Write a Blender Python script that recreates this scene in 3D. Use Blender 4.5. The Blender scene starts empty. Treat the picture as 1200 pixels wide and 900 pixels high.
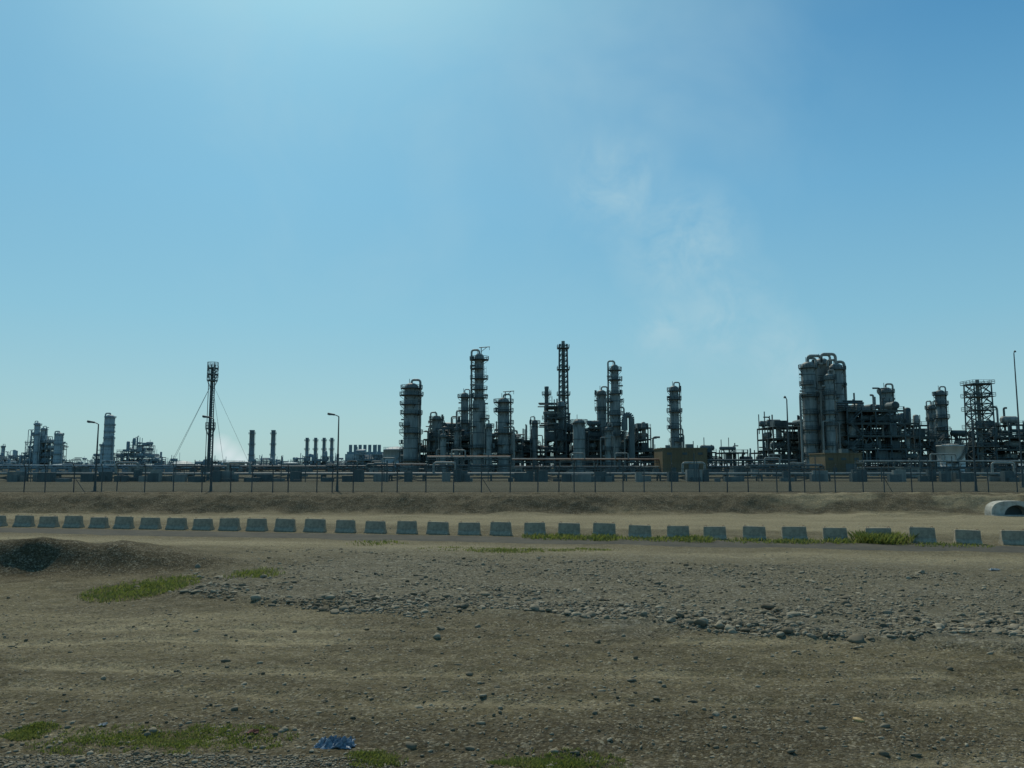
import bpy, math, random
import numpy as np
from mathutils import Vector
random.seed(7); rng=np.random.default_rng(7)
scene=bpy.context.scene
# ------------------------------------------------------------------ image pixel helpers
F=906.0; PITCH=math.atan(96/906.0); CAMH=4.2; PLAT=1.45
def tele(v): return math.tan(PITCH+math.atan((450-v)/F))
def hz(v,D): return CAMH+D*tele(v)
def bx(u,D,z=None):
    h=(PLAT if z is None else z)-CAMH
    return (u-600)/F*(D*math.cos(PITCH)+h*math.sin(PITCH))
def gp(u,v):
    D=-CAMH/tele(v); return bx(u,D,0.0),D
# ------------------------------------------------------------------ noise
_tab=rng.random((256,256))
def vnoise(x,y):
    xi=np.floor(x).astype(int); yi=np.floor(y).astype(int); fx=x-xi; fy=y-yi
    fx=fx*fx*(3-2*fx); fy=fy*fy*(3-2*fy)
    a=_tab[xi%256,yi%256]; b=_tab[(xi+1)%256,yi%256]; c=_tab[xi%256,(yi+1)%256]; d=_tab[(xi+1)%256,(yi+1)%256]
    return (a*(1-fx)+b*fx)*(1-fy)+(c*(1-fx)+d*fx)*fy
def fbm(x,y,o=4):
    s=0;a=.5;t=0
    for i in range(o):
        s=s+a*vnoise(x+17.3*i,y-9.1*i); t+=a; a*=.5; x=x*2.03; y=y*2.03
    return s/t
def sst(a,b,x):
    t=np.clip((x-a)/(b-a),0,1); return t*t*(3-2*t)
def yline(x): return 25.4-(x+10.95)*.328
def ridgeline(x): return 31.8+.05*(x+20)+(fbm(x*.18+80,x*0+3,3)-.5)*2.4
TRK=[(14.2,.0062,3,.055),(16.1,.0062,3,.055),(19.2,-.002,-4,.04),(21.0,-.002,-4,.04),(11.9,.004,6,.03)]
def height(x,y):
    x=np.asarray(x,float); y=np.asarray(y,float)
    n=fbm(x*.08+5,y*.08,3)-.5
    foot=69.5+n*3
    r=sst(foot,foot+3.6,y)
    z=PLAT*r+ r*(1-sst(78,81,y))*(fbm(x*.3,y*.3,4)-.42)*.5
    z=z+(fbm(x*.9+3,y*.9,4)-.5)*.5*sst(67,70,y)*(1-sst(76,79,y))
    z=z+ .2*np.clip(fbm(x*.22+40,y*.3,3)-.52,0,1)*4*sst(61,65,y)*(1-sst(70,73,y))
    near=1-sst(54,62,y)
    roadm=np.exp(-((y+.2*x-45.6)/4.2)**4)
    z=z+(fbm(x*.35,y*.35,4)-.5)*.2*near*(1-roadm)+(fbm(x*1.7,y*1.7,4)-.5)*.1*(1-sst(30,38,y))
    d=y-ridgeline(x)
    prof=np.where(d<0,np.exp(-(d/.9)**2),np.exp(-(d/5.0)**2))
    z=z+ 1.15*prof*(1-sst(-19,-9.0,x))*(.7+.6*fbm(x*.5,y*.5,4))
    t=y-yline(x)+ (fbm(x*.3+9,y*.3,3)-.5)*2.5
    z=z+ .15*sst(-.5,.5,t)*(1-sst(1,8,t))*sst(-13,-9,x)*(.4+1.2*fbm(x*.5+2,y*.5,3))
    for y0,k,xc,dp in TRK:
        yt=y0+k*(x-xc)**2+(fbm(x*.12,x*0+y0,2)-.5)*.8
        z=z-dp*np.exp(-((y-yt)/.2)**2)+dp*.5*np.exp(-((y-yt-.42)/.16)**2)
    return z
# ------------------------------------------------------------------ materials
def newmat(name):
    m=bpy.data.materials.new(name); m.use_nodes=True; nt=m.node_tree
    return m,nt,nt.nodes['Principled BSDF']
def N(nt,t,**k):
    n=nt.nodes.new(t)
    for a,b in k.items():
        if a in n.inputs: n.inputs[a].default_value=b
        else: setattr(n,a,b)
    return n
def mixrgb(nt,a,b,f,mode='MIX'):
    n=nt.nodes.new('ShaderNodeMix'); n.data_type='RGBA'; n.blend_type=mode
    for sock,v in ((0,f),(6,a),(7,b)):
        if isinstance(v,bpy.types.NodeSocket): nt.links.new(v,n.inputs[sock])
        elif sock==0: n.inputs[0].default_value=v
        else: n.inputs[sock].default_value=(*v,1)
    return n.outputs[2]
def ramp(nt,src,a,b,ca=0.0,cb=1.0):
    n=nt.nodes.new('ShaderNodeMapRange'); nt.links.new(src,n.inputs[0])
    n.inputs[1].default_value=a; n.inputs[2].default_value=b; n.inputs[3].default_value=ca; n.inputs[4].default_value=cb
    return n.outputs[0]
def paint(name,c,c2=None,scale=.25,rough=.6,metal=0.0,streak=True,spec=.3):
    m,nt,b=newmat(name); tc=N(nt,'ShaderNodeTexCoord'); mp=N(nt,'ShaderNodeMapping')
    nt.links.new(tc.outputs['Object'],mp.inputs[0])
    mp.inputs['Scale'].default_value=(1,1,.18) if streak else (1,1,1)
    n=N(nt,'ShaderNodeTexNoise',Scale=scale*4,Detail=3.0,Roughness=.65); nt.links.new(mp.outputs[0],n.inputs['Vector'])
    c2=c2 or tuple(x*.5 for x in c)
    col=mixrgb(nt,c2,c,ramp(nt,n.outputs[0],.35,.62))
    nt.links.new(col,b.inputs['Base Color']); b.inputs['Roughness'].default_value=rough; b.inputs['Metallic'].default_value=metal; b.inputs['Specular IOR Level'].default_value=spec
    return m
M_dark=paint('dark_structural_steel',(.075,.105,.105),(.045,.065,.068))
M_mid=paint('galvanised_steel',(.125,.16,.155),(.075,.1,.1))
M_ves=paint('vessel_cladding',(.245,.262,.235),(.135,.155,.145),rough=.6)
M_lag=paint('pipe_lagging',(.29,.30,.265),(.17,.185,.17),rough=.55)
M_rust=paint('rusty_primer',(.24,.11,.06),(.12,.065,.04))
M_tan=paint('tan_sheet_cladding',(.16,.125,.07),(.12,.095,.052),scale=.08)
M_white=paint('white_tank_paint',(.6,.6,.55),(.42,.43,.39),scale=.1)
M_far=paint('haze_tinted_steel',(.19,.255,.275),(.14,.195,.22))  # distance haze put into the paint as a paler, bluer tone
M_far2=paint('haze_tinted_cladding',(.32,.38,.38),(.24,.3,.31))  # same haze tint in the cladding colour
M_conc=paint('concrete',(.36,.31,.225),(.22,.19,.14),scale=1.2,rough=.95,streak=False,spec=.1)
M_pole=paint('lamp_pole_steel',(.07,.09,.09),(.04,.05,.055))
SET=[M_dark,M_mid,M_ves,M_lag,M_rust,M_tan,M_white]
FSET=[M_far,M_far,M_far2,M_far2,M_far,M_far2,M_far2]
# ------------------------------------------------------------------ mesh builder
class MB:
    def __init__(s): s.v=[];s.f=[];s.m=[];s.sm=[]
    def add(s,vs,fs,m=0,smooth=False):
        o=len(s.v); s.v+=vs
        for f in fs: s.f.append(tuple(i+o for i in f)); s.m.append(m); s.sm.append(smooth)
    def box(s,x,y,z,sx,sy,sz,m=0,rz=0.0):
        c,n=math.cos(rz),math.sin(rz); vs=[]
        for k in (0,1):
            for a,b in ((-.5,-.5),(.5,-.5),(.5,.5),(-.5,.5)):
                X=a*sx;Y=b*sy; vs.append((x+X*c-Y*n,y+X*n+Y*c,z+k*sz))
        s.add(vs,[(3,2,1,0),(4,5,6,7),(0,1,5,4),(1,2,6,5),(2,3,7,6),(3,0,4,7)],m)
    def tube(s,p0,p1,r0,r1=None,n=8,m=0,smooth=None):
        r1=r0 if r1 is None else r1
        p0=Vector(p0);p1=Vector(p1);d=(p1-p0)
        if d.length<1e-6: return
        d.normalize(); a=Vector((0,0,1)) if abs(d.z)<.95 else Vector((1,0,0))
        u=d.cross(a).normalized(); w=d.cross(u)
        vs=[]
        for p,r in ((p0,r0),(p1,r1)):
            for i in range(n):
                t=2*math.pi*(i+.5)/n; q=p+u*(math.cos(t)*r)+w*(math.sin(t)*r); vs.append(tuple(q))
        s.add(vs,[(i,(i+1)%n,n+(i+1)%n,n+i) for i in range(n)],m,(n>6) if smooth is None else smooth)
        s.add([vs[i] for i in range(n)],[tuple(range(n))],m); s.add([vs[n+i] for i in range(n)],[tuple(range(n-1,-1,-1))],m)
    def pipe(s,pts,r,n=8,m=0):
        P=[Vector(p) for p in pts]; out=[P[0]]
        for i in range(1,len(P)-1):
            a=(P[i-1]-P[i]); b=(P[i+1]-P[i]); k=min(r*2.5,a.length*.49,b.length*.49)
            q0=P[i]+a.normalized()*k; q1=P[i]+b.normalized()*k
            for t in (0,.25,.5,.75,1): out.append((1-t)**2*q0+2*t*(1-t)*P[i]+t*t*q1)
        out.append(P[-1])
        for a,b in zip(out[:-1],out[1:]): s.tube(a,b,r,n=n,m=m)
    def lathe(s,x,y,prof,n=20,m=0):
        vs=[];fs=[]
        for r,z in prof:
            for i in range(n):
                t=2*math.pi*i/n; vs.append((x+r*math.cos(t),y+r*math.sin(t),z))
        for k in range(len(prof)-1):
            for i in range(n): fs.append((k*n+i,k*n+(i+1)%n,(k+1)*n+(i+1)%n,(k+1)*n+i))
        s.add(vs,fs,m,True); s.add(vs[-n:],[tuple(range(n))],m)
    def hvessel(s,x,y,z,L,r,axis=0,m=2):
        d=Vector((1,0,0)) if axis==0 else Vector((0,1,0)); c=Vector((x,y,z))
        s.tube(c-d*L/2,c+d*L/2,r,n=14,m=m); s.tube(c+d*L/2,c+d*(L/2+r*.35),r,r*.55,n=14,m=m); s.tube(c-d*L/2,c-d*(L/2+r*.35),r,r*.55,n=14,m=m)
        for k in (-.3,.3):
            q=c+d*L*k; s.box(q.x,q.y,z-r*1.35,.4 if axis==0 else r*1.4,r*1.4 if axis==0 else .4,r*.7,0)
    def ring(s,x,y,z,ri,ro,a0=0,a1=2*math.pi,m=1,rail=True,t=.07):
        n=max(4,int(18*(a1-a0)/(2*math.pi))); vs=[];fs=[]
        for i in range(n+1):
            a=a0+(a1-a0)*i/n; c,q=math.cos(a),math.sin(a)
            vs+=[(x+ri*c,y+ri*q,z),(x+ro*c,y+ro*q,z),(x+ro*c,y+ro*q,z+.22),(x+ri*c,y+ri*q,z+.22)]
        for i in range(n):
            o=4*i
            for k in range(4): fs.append((o+k,o+(k+1)%4,o+4+(k+1)%4,o+4+k))
        s.add(vs,fs,m)
        if rail:
            for i in range(n+1):
                a=a0+(a1-a0)*i/n; p=(x+ro*math.cos(a),y+ro*math.sin(a))
                s.tube((*p,z+.2),(*p,z+1.3),t*.8,n=4,m=m)
                if i<n:
                    b=a0+(a1-a0)*(i+1)/n; q=(x+ro*math.cos(b),y+ro*math.sin(b))
                    s.tube((*p,z+1.3),(*q,z+1.3),t,n=4,m=m); s.tube((*p,z+.75),(*q,z+.75),t*.7,n=4,m=m)
                    if i%3==0: s.tube((x+ri*math.cos(a),y+ri*math.sin(a),z-1.4),(*p,z),t,n=4,m=m)
    def rail(s,p0,p1,m=1,t=.07):
        p0=Vector(p0);p1=Vector(p1); n=max(1,int((p1-p0).length/1.8))
        for h in (.6,1.15): s.tube(p0+Vector((0,0,h)),p1+Vector((0,0,h)),t,n=4,m=m)
        for i in range(n+1):
            q=p0.lerp(p1,i/n); s.tube(q,q+Vector((0,0,1.15)),t,n=4,m=m)
    def ladder(s,x,y,z0,z1,dx=1,m=1):
        for k in (-.3,.3): s.tube((x,y+k,z0),(x,y+k,z1),.06,n=4,m=m)
        z=z0
        while z<z1:
            for a,b in (((0,-.4),(.45*dx,-.4)),((.45*dx,-.4),(.7*dx,0)),((.7*dx,0),(.45*dx,.4)),((.45*dx,.4),(0,.4))):
                s.tube((x+a[0],y+a[1],z),(x+b[0],y+b[1],z),.04,n=4,m=m)
            z+=1.3
        s.tube((x+.7*dx,y,z0),(x+.7*dx,y,z1),.04,n=4,m=m)
    def build(s,name,mats,origin=(0,0,0)):
        me=bpy.data.meshes.new(name); o=Vector(origin)
        me.from_pydata([(a-o.x,b-o.y,c-o.z) for a,b,c in s.v],[],s.f)
        for mt in mats: me.materials.append(mt)
        me.polygons.foreach_set('material_index',s.m); me.polygons.foreach_set('use_smooth',s.sm); me.update()
        ob=bpy.data.objects.new(name,me); ob.location=origin; scene.collection.objects.link(ob); return ob
# ------------------------------------------------------------------ ground
def grow(a,end,st,k):
    o=[];x=a
    while x<end: o.append(x); x+=st; st*=k
    o.append(end); return o
r=grow(14,60,.2,1.006)+grow(60.8,6000,1.2,1.12)
xs=np.array(sorted([-q for q in r]+list(np.arange(-13.95,14,.12))+r))
ys=np.array(list(np.arange(9,24,.085))+list(np.arange(24,50,.17))+list(np.arange(50,66,.4))+list(np.arange(66,84,.25))+grow(84,9000,.8,1.12))
ys=np.array([-9000,-2000,-400,-80,-20,0,5,7.5]+list(ys))
XX,YY=np.meshgrid(xs,ys); ZZ=height(XX,YY)
ZZ=np.where((np.abs(XX)>120)&(YY<60),ZZ*0,ZZ)
nx,ny=len(xs),len(ys)
me=bpy.data.meshes.new('ground'); co=np.stack([XX.ravel(),YY.ravel(),ZZ.ravel()],1)
idx=np.arange(nx*ny).reshape(ny,nx)
q=np.stack([idx[:-1,:-1],idx[:-1,1:],idx[1:,1:],idx[1:,:-1]],-1).reshape(-1,4)
me.vertices.add(len(co)); me.vertices.foreach_set('co',co.ravel()); me.loops.add(q.size); me.loops.foreach_set('vertex_index',q.ravel().astype(np.int32))
me.polygons.add(len(q)); me.polygons.foreach_set('loop_start',np.arange(0,q.size,4,dtype=np.int32)); me.update(calc_edges=True); me.validate()
me.polygons.foreach_set('use_smooth',np.ones(len(q),bool))
X,Y=XX.ravel(),YY.ravel()
t=Y-yline(X)+(fbm(X*.3+9,Y*.3,3)-.5)*3
stony=sst(-.8,1.2,t)*(1-sst(6,18,t)*.5)*sst(-14,-6,X+ (fbm(X*.4,Y*.4,3)-.5)*6)*(1-sst(37,41,Y+.2*X))
stony=stony*(.4+1.3*fbm(X*.25+30,Y*.5,4))
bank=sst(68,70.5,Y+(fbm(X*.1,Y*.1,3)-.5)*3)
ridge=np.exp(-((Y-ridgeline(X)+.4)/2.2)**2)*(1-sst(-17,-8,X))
dark=np.clip(bank*1.0+ridge*1.3+ (1-sst(10,18,Y))*.5+sst(.5,.62,fbm(X*.11+11,Y*.25,4))*.55*(1-sst(38,42,Y)),0,1)  # shade of bank and left mound slopes put into soil colour, plus random patches
sand=(sst(53,56,Y+.2*X)*(1-sst(65,69,Y)))*.8+np.exp(-((Y+.2*X-39.6)/2.2)**2)*1.0
sand=sand+np.exp(-((Y-22-.01*X*X-.15*X)/2.6)**2)*.6*(1-np.clip(stony,0,1))
rt=sst(.5,.58,fbm(X*.16+60,Y*.4,3))*sst(20,28,X)*sst(56,60,Y)*(1-sst(76,80,Y)); sand=sand+rt*.9; dark=dark*(1-.8*rt)
for y0,k,xc,dp in TRK:
    yt=y0+k*(X-xc)**2+(fbm(X*.12,X*0+y0,2)-.5)*.8; sand=sand+.9*np.exp(-((Y-yt)/.3)**2)*sst(.3,.55,fbm(X*.4,Y*.1+y0,3)); dark=np.clip(dark+.4*np.exp(-((Y-yt-.7)/.3)**2),0,1)
veg=sst(82,86,Y)
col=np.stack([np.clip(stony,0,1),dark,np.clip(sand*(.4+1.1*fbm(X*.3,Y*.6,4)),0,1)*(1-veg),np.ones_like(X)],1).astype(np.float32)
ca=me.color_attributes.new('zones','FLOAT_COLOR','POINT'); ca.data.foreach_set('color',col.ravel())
c2=np.stack([veg*(.75+.25*(1-sst(300,900,Y))),veg*0,veg*0,np.ones_like(X)],1).astype(np.float32)
ca=me.color_attributes.new('yard','FLOAT_COLOR','POINT'); ca.data.foreach_set('color',c2.ravel())
ground=bpy.data.objects.new('ground',me); scene.collection.objects.link(ground)
m,nt,b=newmat('desert_soil'); L=nt.links
tc=N(nt,'ShaderNodeTexCoord'); at=N(nt,'ShaderNodeAttribute',attribute_name='zones'); sp=N(nt,'ShaderNodeSeparateColor'); L.new(at.outputs['Color'],sp.inputs[0])
a2=N(nt,'ShaderNodeAttribute',attribute_name='yard')
def nz(scale,detail=4.0,rough=.6):
    n=N(nt,'ShaderNodeTexNoise',Scale=scale,Detail=detail,Roughness=rough); L.new(tc.outputs['Object'],n.inputs['Vector']); return n.outputs[0]
def vor(scale,feat='F1'):
    n=N(nt,'ShaderNodeTexVoronoi',Scale=scale,feature=feat); L.new(tc.outputs['Object'],n.inputs['Vector']); return n
nA=nz(.35,3.0); nB=nz(1.4,4.0); nC=nz(8.0,5.0,.8)
c=mixrgb(nt,(.098,.083,.046),(.168,.141,.08),ramp(nt,nA,.35,.65))
c=mixrgb(nt,c,(.225,.19,.112),ramp(nt,nB,.5,.75,0,.6))
c=mixrgb(nt,c,(.285,.245,.15),sp.outputs[2])
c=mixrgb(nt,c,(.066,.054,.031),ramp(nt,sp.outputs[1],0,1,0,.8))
c=mixrgb(nt,c,(.15,.138,.097),ramp(nt,sp.outputs[0],0,1,0,.8))
v1=vor(9.0); v2=vor(24.0)
s1=N(nt,'ShaderNodeSeparateColor'); L.new(v1.outputs['Color'],s1.inputs[0]); s2=N(nt,'ShaderNodeSeparateColor'); L.new(v2.outputs['Color'],s2.inputs[0])
pm=N(nt,'ShaderNodeMath',operation='MULTIPLY'); L.new(ramp(nt,s1.outputs[0],.55,.9),pm.inputs[0]); L.new(ramp(nt,sp.outputs[0],0,1,.15,.95),pm.inputs[1])
c=mixrgb(nt,c,mixrgb(nt,(.055,.052,.04),(.33,.31,.245),s1.outputs[1]),pm.outputs[0])
pm2=N(nt,'ShaderNodeMath',operation='MULTIPLY'); L.new(ramp(nt,s2.outputs[0],.5,.75),pm2.inputs[0]); L.new(ramp(nt,nB,.35,.6,.25,.85),pm2.inputs[1])
c=mixrgb(nt,c,mixrgb(nt,(.035,.03,.022),(.34,.305,.22),s2.outputs[1]),pm2.outputs[0])
c=mixrgb(nt,c,mixrgb(nt,(.5,.5,.5),(1.35,1.35,1.3),ramp(nt,nC,.3,.7)),1.0,'MULTIPLY')
c=mixrgb(nt,c,mixrgb(nt,(.05,.06,.04),(.10,.105,.072),ramp(nt,nz(.06,4.0),.4,.6)),ramp(nt,a2.outputs['Fac'],0,1,0,1))
L.new(c,b.inputs['Base Color']); b.inputs['Roughness'].default_value=.95; b.inputs['Specular IOR Level'].default_value=.08
hsum=N(nt,'ShaderNodeMath',operation='MULTIPLY_ADD'); L.new(nC,hsum.inputs[0]); hsum.inputs[1].default_value=.1
hs2=N(nt,'ShaderNodeMath',operation='MULTIPLY_ADD'); L.new(nB,hs2.inputs[0]); hs2.inputs[1].default_value=.25
L.new(ramp(nt,v2.outputs['Distance'],0,.6,.02,0),hs2.inputs[2]); L.new(hs2.outputs[0],hsum.inputs[2])
bp=N(nt,'ShaderNodeBump',Strength=.9,Distance=1.0); L.new(hsum.outputs[0],bp.inputs['Height']); L.new(bp.outputs[0],b.inputs['Normal']); me.materials.append(m)
# ------------------------------------------------------------------ service road
mb=MB(); xr=np.arange(-260,200,.5)
jit1=(fbm(xr*.5,xr*0+3,4)-.5)*1.6; jit2=(fbm(xr*.5,xr*0+30,4)-.5)*.6
K=7; vs=[];fs=[]
for i,x in enumerate(xr):
    y0=42.9+jit1[i]-.2*x; y1=46.9+jit2[i]-.2*x
    for k in range(K):
        y=y0+(y1-y0)*k/(K-1); vs.append((float(x),float(y),0.0))
zz=height(np.array([a[0] for a in vs]),np.array([a[1] for a in vs]))
vs=[(a[0],a[1],float(z)+.035*(1 if 0<(j%K)<K-1 else -.6)) for j,(a,z) in enumerate(zip(vs,zz))]
for i in range(len(xr)-1):
    for k in range(K-1): o=i*K+k; fs.append((o,o+K,o+K+1,o+1))
mb.add(vs,fs,0,True)
m,nt,b=newmat('dusty_asphalt'); L=nt.links; tc=N(nt,'ShaderNodeTexCoord')
c=mixrgb(nt,(.055,.053,.044),(.085,.08,.062),ramp(nt,nz(.5),.35,.7)); c=mixrgb(nt,c,(.14,.12,.078),ramp(nt,nz(3.0),.5,.8,0,.6))
L.new(c,b.inputs['Base Color']); b.inputs['Roughness'].default_value=.95; b.inputs['Specular IOR Level'].default_value=.1
bp=N(nt,'ShaderNodeBump',Strength=.4,Distance=.01); L.new(nz(40.0,2.0),bp.inputs['Height']); L.new(bp.outputs[0],b.inputs['Normal'])
mb.build('service_road',[m])
# ------------------------------------------------------------------ concrete barriers
def barrier_mesh(seed):
    rr=random.Random(seed); mb=MB()
    prof=[(-.30,0),(-.30,.09),(-.15,.30),(-.10,.80),(-.085,.82),(.085,.82),(.10,.80),(.15,.30),(.30,.09),(.30,0)]
    Lh=.66; n=len(prof); st=[-Lh,-Lh+.03,-.2,.25,Lh-.03,Lh]; vs=[]
    for i,x in enumerate(st):
        k=.96 if i in(0,5) else 1.0
        for a,z in prof: vs.append((x*(1-.07*z)+rr.uniform(-.006,.006),a*k,z*(.985 if k<1 else 1)+rr.uniform(-.006,.006)*(z>0)))
    fs=[]
    for i in range(len(st)-1):
        for j in range(n): fs.append((i*n+j,i*n+(j+1)%n,(i+1)*n+(j+1)%n,(i+1)*n+j))
    fs+= [tuple(range(n-1,-1,-1)),tuple(range((len(st)-1)*n,len(st)*n))]
    mb.add(vs,fs,0)
    for k in (-.5,.5):
        mb.pipe([(k-.05,0,.8),(k-.05,0,.88),(k+.05,0,.88),(k+.05,0,.8)],.012,n=5,m=1)
    ob=mb.build('concrete_barrier',[M_conc,M_rust]); me=ob.data; bpy.data.objects.remove(ob); return me
bm_=[barrier_mesh(i) for i in range(4)]
us=[-58,-32,-4,28,57,86,116,145,176,207,238,269,301,334,369,405,440,477,513,550,587,627,667,708,750,795,838,884,931,979,1030,1081,1134,1188,1244,1304]
for i,u in enumerate(us):
    t=(u-600)/F; y=47.7/(1+.2*t); x=t*(y*math.cos(PITCH)-CAMH*math.sin(PITCH))
    ob=bpy.data.objects.new('concrete_barrier',bm_[i%4]); scene.collection.objects.link(ob)
    ob.location=(x,y,float(height(x,y))-.02); ob.rotation_euler=(random.uniform(-.03,.03),random.uniform(-.03,.03),-math.atan(.2)+random.uniform(-.1,.1))
    k=random.uniform(.95,1.05); ob.scale=(k,1,random.uniform(.9,1.05))
# ------------------------------------------------------------------ stones
def ico(sub):
    import bmesh
    bm=bmesh.new(); bmesh.ops.create_icosphere(bm,subdivisions=sub,radius=1); v=np.array([p.co[:] for p in bm.verts]); f=np.array([[p.index for p in q.verts] for q in bm.faces]); bm.free(); return v,f
def stones(name,px,py,size,sub,mat):
    V,Fc=ico(sub); n=len(px); nv=len(V); T=[]
    for k in range(24):
        W=V.copy()
        for j in range(7):
            d=rng.normal(size=3); d/=np.linalg.norm(d); cut=rng.uniform(.45,.85); e=W@d; W=W-np.outer(np.maximum(e-cut,0),d)
        T.append(W*(1+rng.uniform(-.08,.08,(nv,1))))
    out=np.zeros((n,nv,3)); z=height(px,py)
    for i in range(n):
        s=size[i]*np.array([rng.uniform(.7,1.5),rng.uniform(.6,1.1),rng.uniform(.35,.8)])
        a=rng.uniform(0,6.28); ca,sa=math.cos(a),math.sin(a); W=T[rng.integers(24)]*s
        out[i,:,0]=W[:,0]*ca-W[:,1]*sa+px[i]; out[i,:,1]=W[:,0]*sa+W[:,1]*ca+py[i]; out[i,:,2]=W[:,2]+z[i]+size[i]*rng.uniform(-.1,.3)
    f=(Fc[None]+np.arange(n)[:,None,None]*nv).reshape(-1,3)
    me=bpy.data.meshes.new(name); co=out.reshape(-1,3)
    me.vertices.add(len(co)); me.vertices.foreach_set('co',co.ravel()); me.loops.add(f.size); me.loops.foreach_set('vertex_index',f.ravel().astype(np.int32))
    me.polygons.add(len(f)); me.polygons.foreach_set('loop_start',np.arange(0,f.size,3,dtype=np.int32)); me.update(calc_edges=True)
    me.materials.append(mat); ob=bpy.data.objects.new(name,me); scene.collection.objects.link(ob)
m,nt,b=newmat('field_stone'); L=nt.links; g=N(nt,'ShaderNodeNewGeometry'); tc=N(nt,'ShaderNodeTexCoord')
c=mixrgb(nt,(.09,.08,.055),(.31,.28,.205),g.outputs['Random Per Island']); c=mixrgb(nt,c,(.16,.13,.08),ramp(nt,nz(6.0,2.0),.4,.7,0,.7))
L.new(c,b.inputs['Base Color']); b.inputs['Roughness'].default_value=.9; b.inputs['Specular IOR Level'].default_value=.15; M_stone=m
n=60000; px=rng.uniform(-13,26,n); tt=rng.exponential(1.4,n)
lo=rng.random(n)<.6; tt[lo]=rng.uniform(0,15,lo.sum())
py=yline(px)+tt+(fbm(px*.35+3,px*0,4)-.5)*3.0
w=fbm(px*.6+4,py*.9,4); keep=(w+rng.uniform(-.2,.2,n)>.48)&(py>9)&(py+.2*px<41)&(rng.random(n)<.35+.65*sst(-12,4,px))
px,py,tt=px[keep],py[keep],tt[keep]; sz=rng.lognormal(-3.3,.55,len(px))*(1-.3*sst(2,7,tt)); sz=np.clip(sz,.015,.2)
big=sz>.085
stones('stone_rubble',px[big],py[big],sz[big],2,M_stone); stones('loose_stones',px[~big],py[~big],sz[~big],1,M_stone)
n=20000; py=9.5+rng.exponential(9,n); px=rng.uniform(-1,1,n)*(py*.72+1); k=fbm(px*.6+77,py*.6,3)+rng.uniform(-.25,.25,n)>.45; px,py=px[k],py[k]
stones('pebbles',px,py,np.clip(rng.lognormal(-4.0,.6,len(px)),.008,.09),1,M_stone)
n=5000; px=rng.uniform(-9,-1.5,n); py=11.9-rng.exponential(.45,n)+.04*(px+9)*-1; stones('shoulder_gravel',px,py,np.clip(rng.lognormal(-3.9,.35,n),.01,.05),1,M_stone)
R=[gp(*p) for p in ((516,738),(512,746),(395,742),(560,735),(778,803),(836,810),(838,838),(664,757),(1020,812),(240,832),(770,822),(1120,860),(640,856),(430,735),(700,748),(905,768),(345,738),(866,833))]
stones('field_rocks',np.array([p[0] for p in R]),np.array([p[1] for p in R]),np.array([.1,.12,.09,.09,.07,.05,.08,.08,.06,.04,.06,.05,.04,.09,.1,.08,.08,.04]),2,M_stone)
p=gp(1006,845); my=paint('ochre_stone',(.42,.3,.12),(.3,.2,.08),scale=8,streak=False); stones('ochre_rock',np.array([p[0]]),np.array([p[1]]),np.array([.1]),2,my)
# ------------------------------------------------------------------ vegetation
m,nt,b=newmat('weed_leaf'); L=nt.links; g=N(nt,'ShaderNodeNewGeometry'); tc=N(nt,'ShaderNodeTexCoord')
c=mixrgb(nt,(.10,.13,.025),(.18,.21,.045),g.outputs['Random Per Island']); c=mixrgb(nt,c,(.22,.2,.085),ramp(nt,nz(1.5,3.0),.45,.7,0,.5))
L.new(c,b.inputs['Base Color']); b.inputs['Roughness'].default_value=.7
tr=N(nt,'ShaderNodeBsdfTranslucent'); L.new(c,tr.inputs[0]); mx=N(nt,'ShaderNodeMixShader'); mx.inputs[0].default_value=.5
L.new(b.outputs[0],mx.inputs[1]); L.new(tr.outputs[0],mx.inputs[2]); L.new(mx.outputs[0],nt.nodes['Material Output'].inputs[0]); M_leaf=m
def grass(name,cx,cy,rx,ry,n,h,w,ang=0.0,clump=.9,thr=.5):
    a=rng.uniform(0,6.28,n); r=rng.random(n)**.6; X0=r*np.cos(a)*rx; Y0=r*np.sin(a)*ry
    px=cx+X0*math.cos(ang)-Y0*math.sin(ang); py=cy+X0*math.sin(ang)+Y0*math.cos(ang)
    e=.5*fbm(px*clump+50,py*clump*1.3+11,3)+.5*fbm(px*clump*4+50,py*clump*4+11,2)
    k=(e+rng.uniform(-.16,.16,n)-.22*r**2)>thr-.06; px,py=px[k],py[k]; n=len(px)
    if n==0: return
    z=height(px,py); th=rng.uniform(0,6.28,n); ln=rng.uniform(.2,1.0,n); hh=h*rng.uniform(.3,1.2,n); ww=w*rng.uniform(.6,1.3,n)
    dx,dy=np.cos(th),np.sin(th); co=np.zeros((n,4,3))
    co[:,0]=np.stack([px-dy*ww*.4,py+dx*ww*.4,z-.01],1); co[:,1]=np.stack([px+dy*ww*.4,py-dx*ww*.4,z-.01],1)
    mxp=np.stack([px+dx*ln*hh*.4+dy*ww,py+dy*ln*hh*.4-dx*ww,z+hh*.6],1); co[:,2]=mxp
    co[:,3]=np.stack([px+dx*ln*hh,py+dy*ln*hh,z+hh],1)
    f=np.array([[0,1,2],[0,2,3]])[None]+np.arange(n)[:,None,None]*4; f=f.reshape(-1,3); co=co.reshape(-1,3)
    me=bpy.data.meshes.new(name); me.from_pydata(co.tolist(),[],f.tolist()); me.materials.append(M_leaf)
    ob=bpy.data.objects.new(name,me); scene.collection.objects.link(ob)
def gpatch(name,u,v,ru,rv,n,h,w,**k):
    x,y=gp(u,v); x1,_=gp(u+ru,v); _,y1=gp(u,v-rv); grass(name,x,y,abs(x1-x),abs(y1-y),n,h,w,**k)
gpatch('grass_patch',168,689,58,13,7500,.11,.018,thr=.44); gpatch('grass_patch',300,676,34,7,1200,.16,.018,thr=.47)
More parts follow.
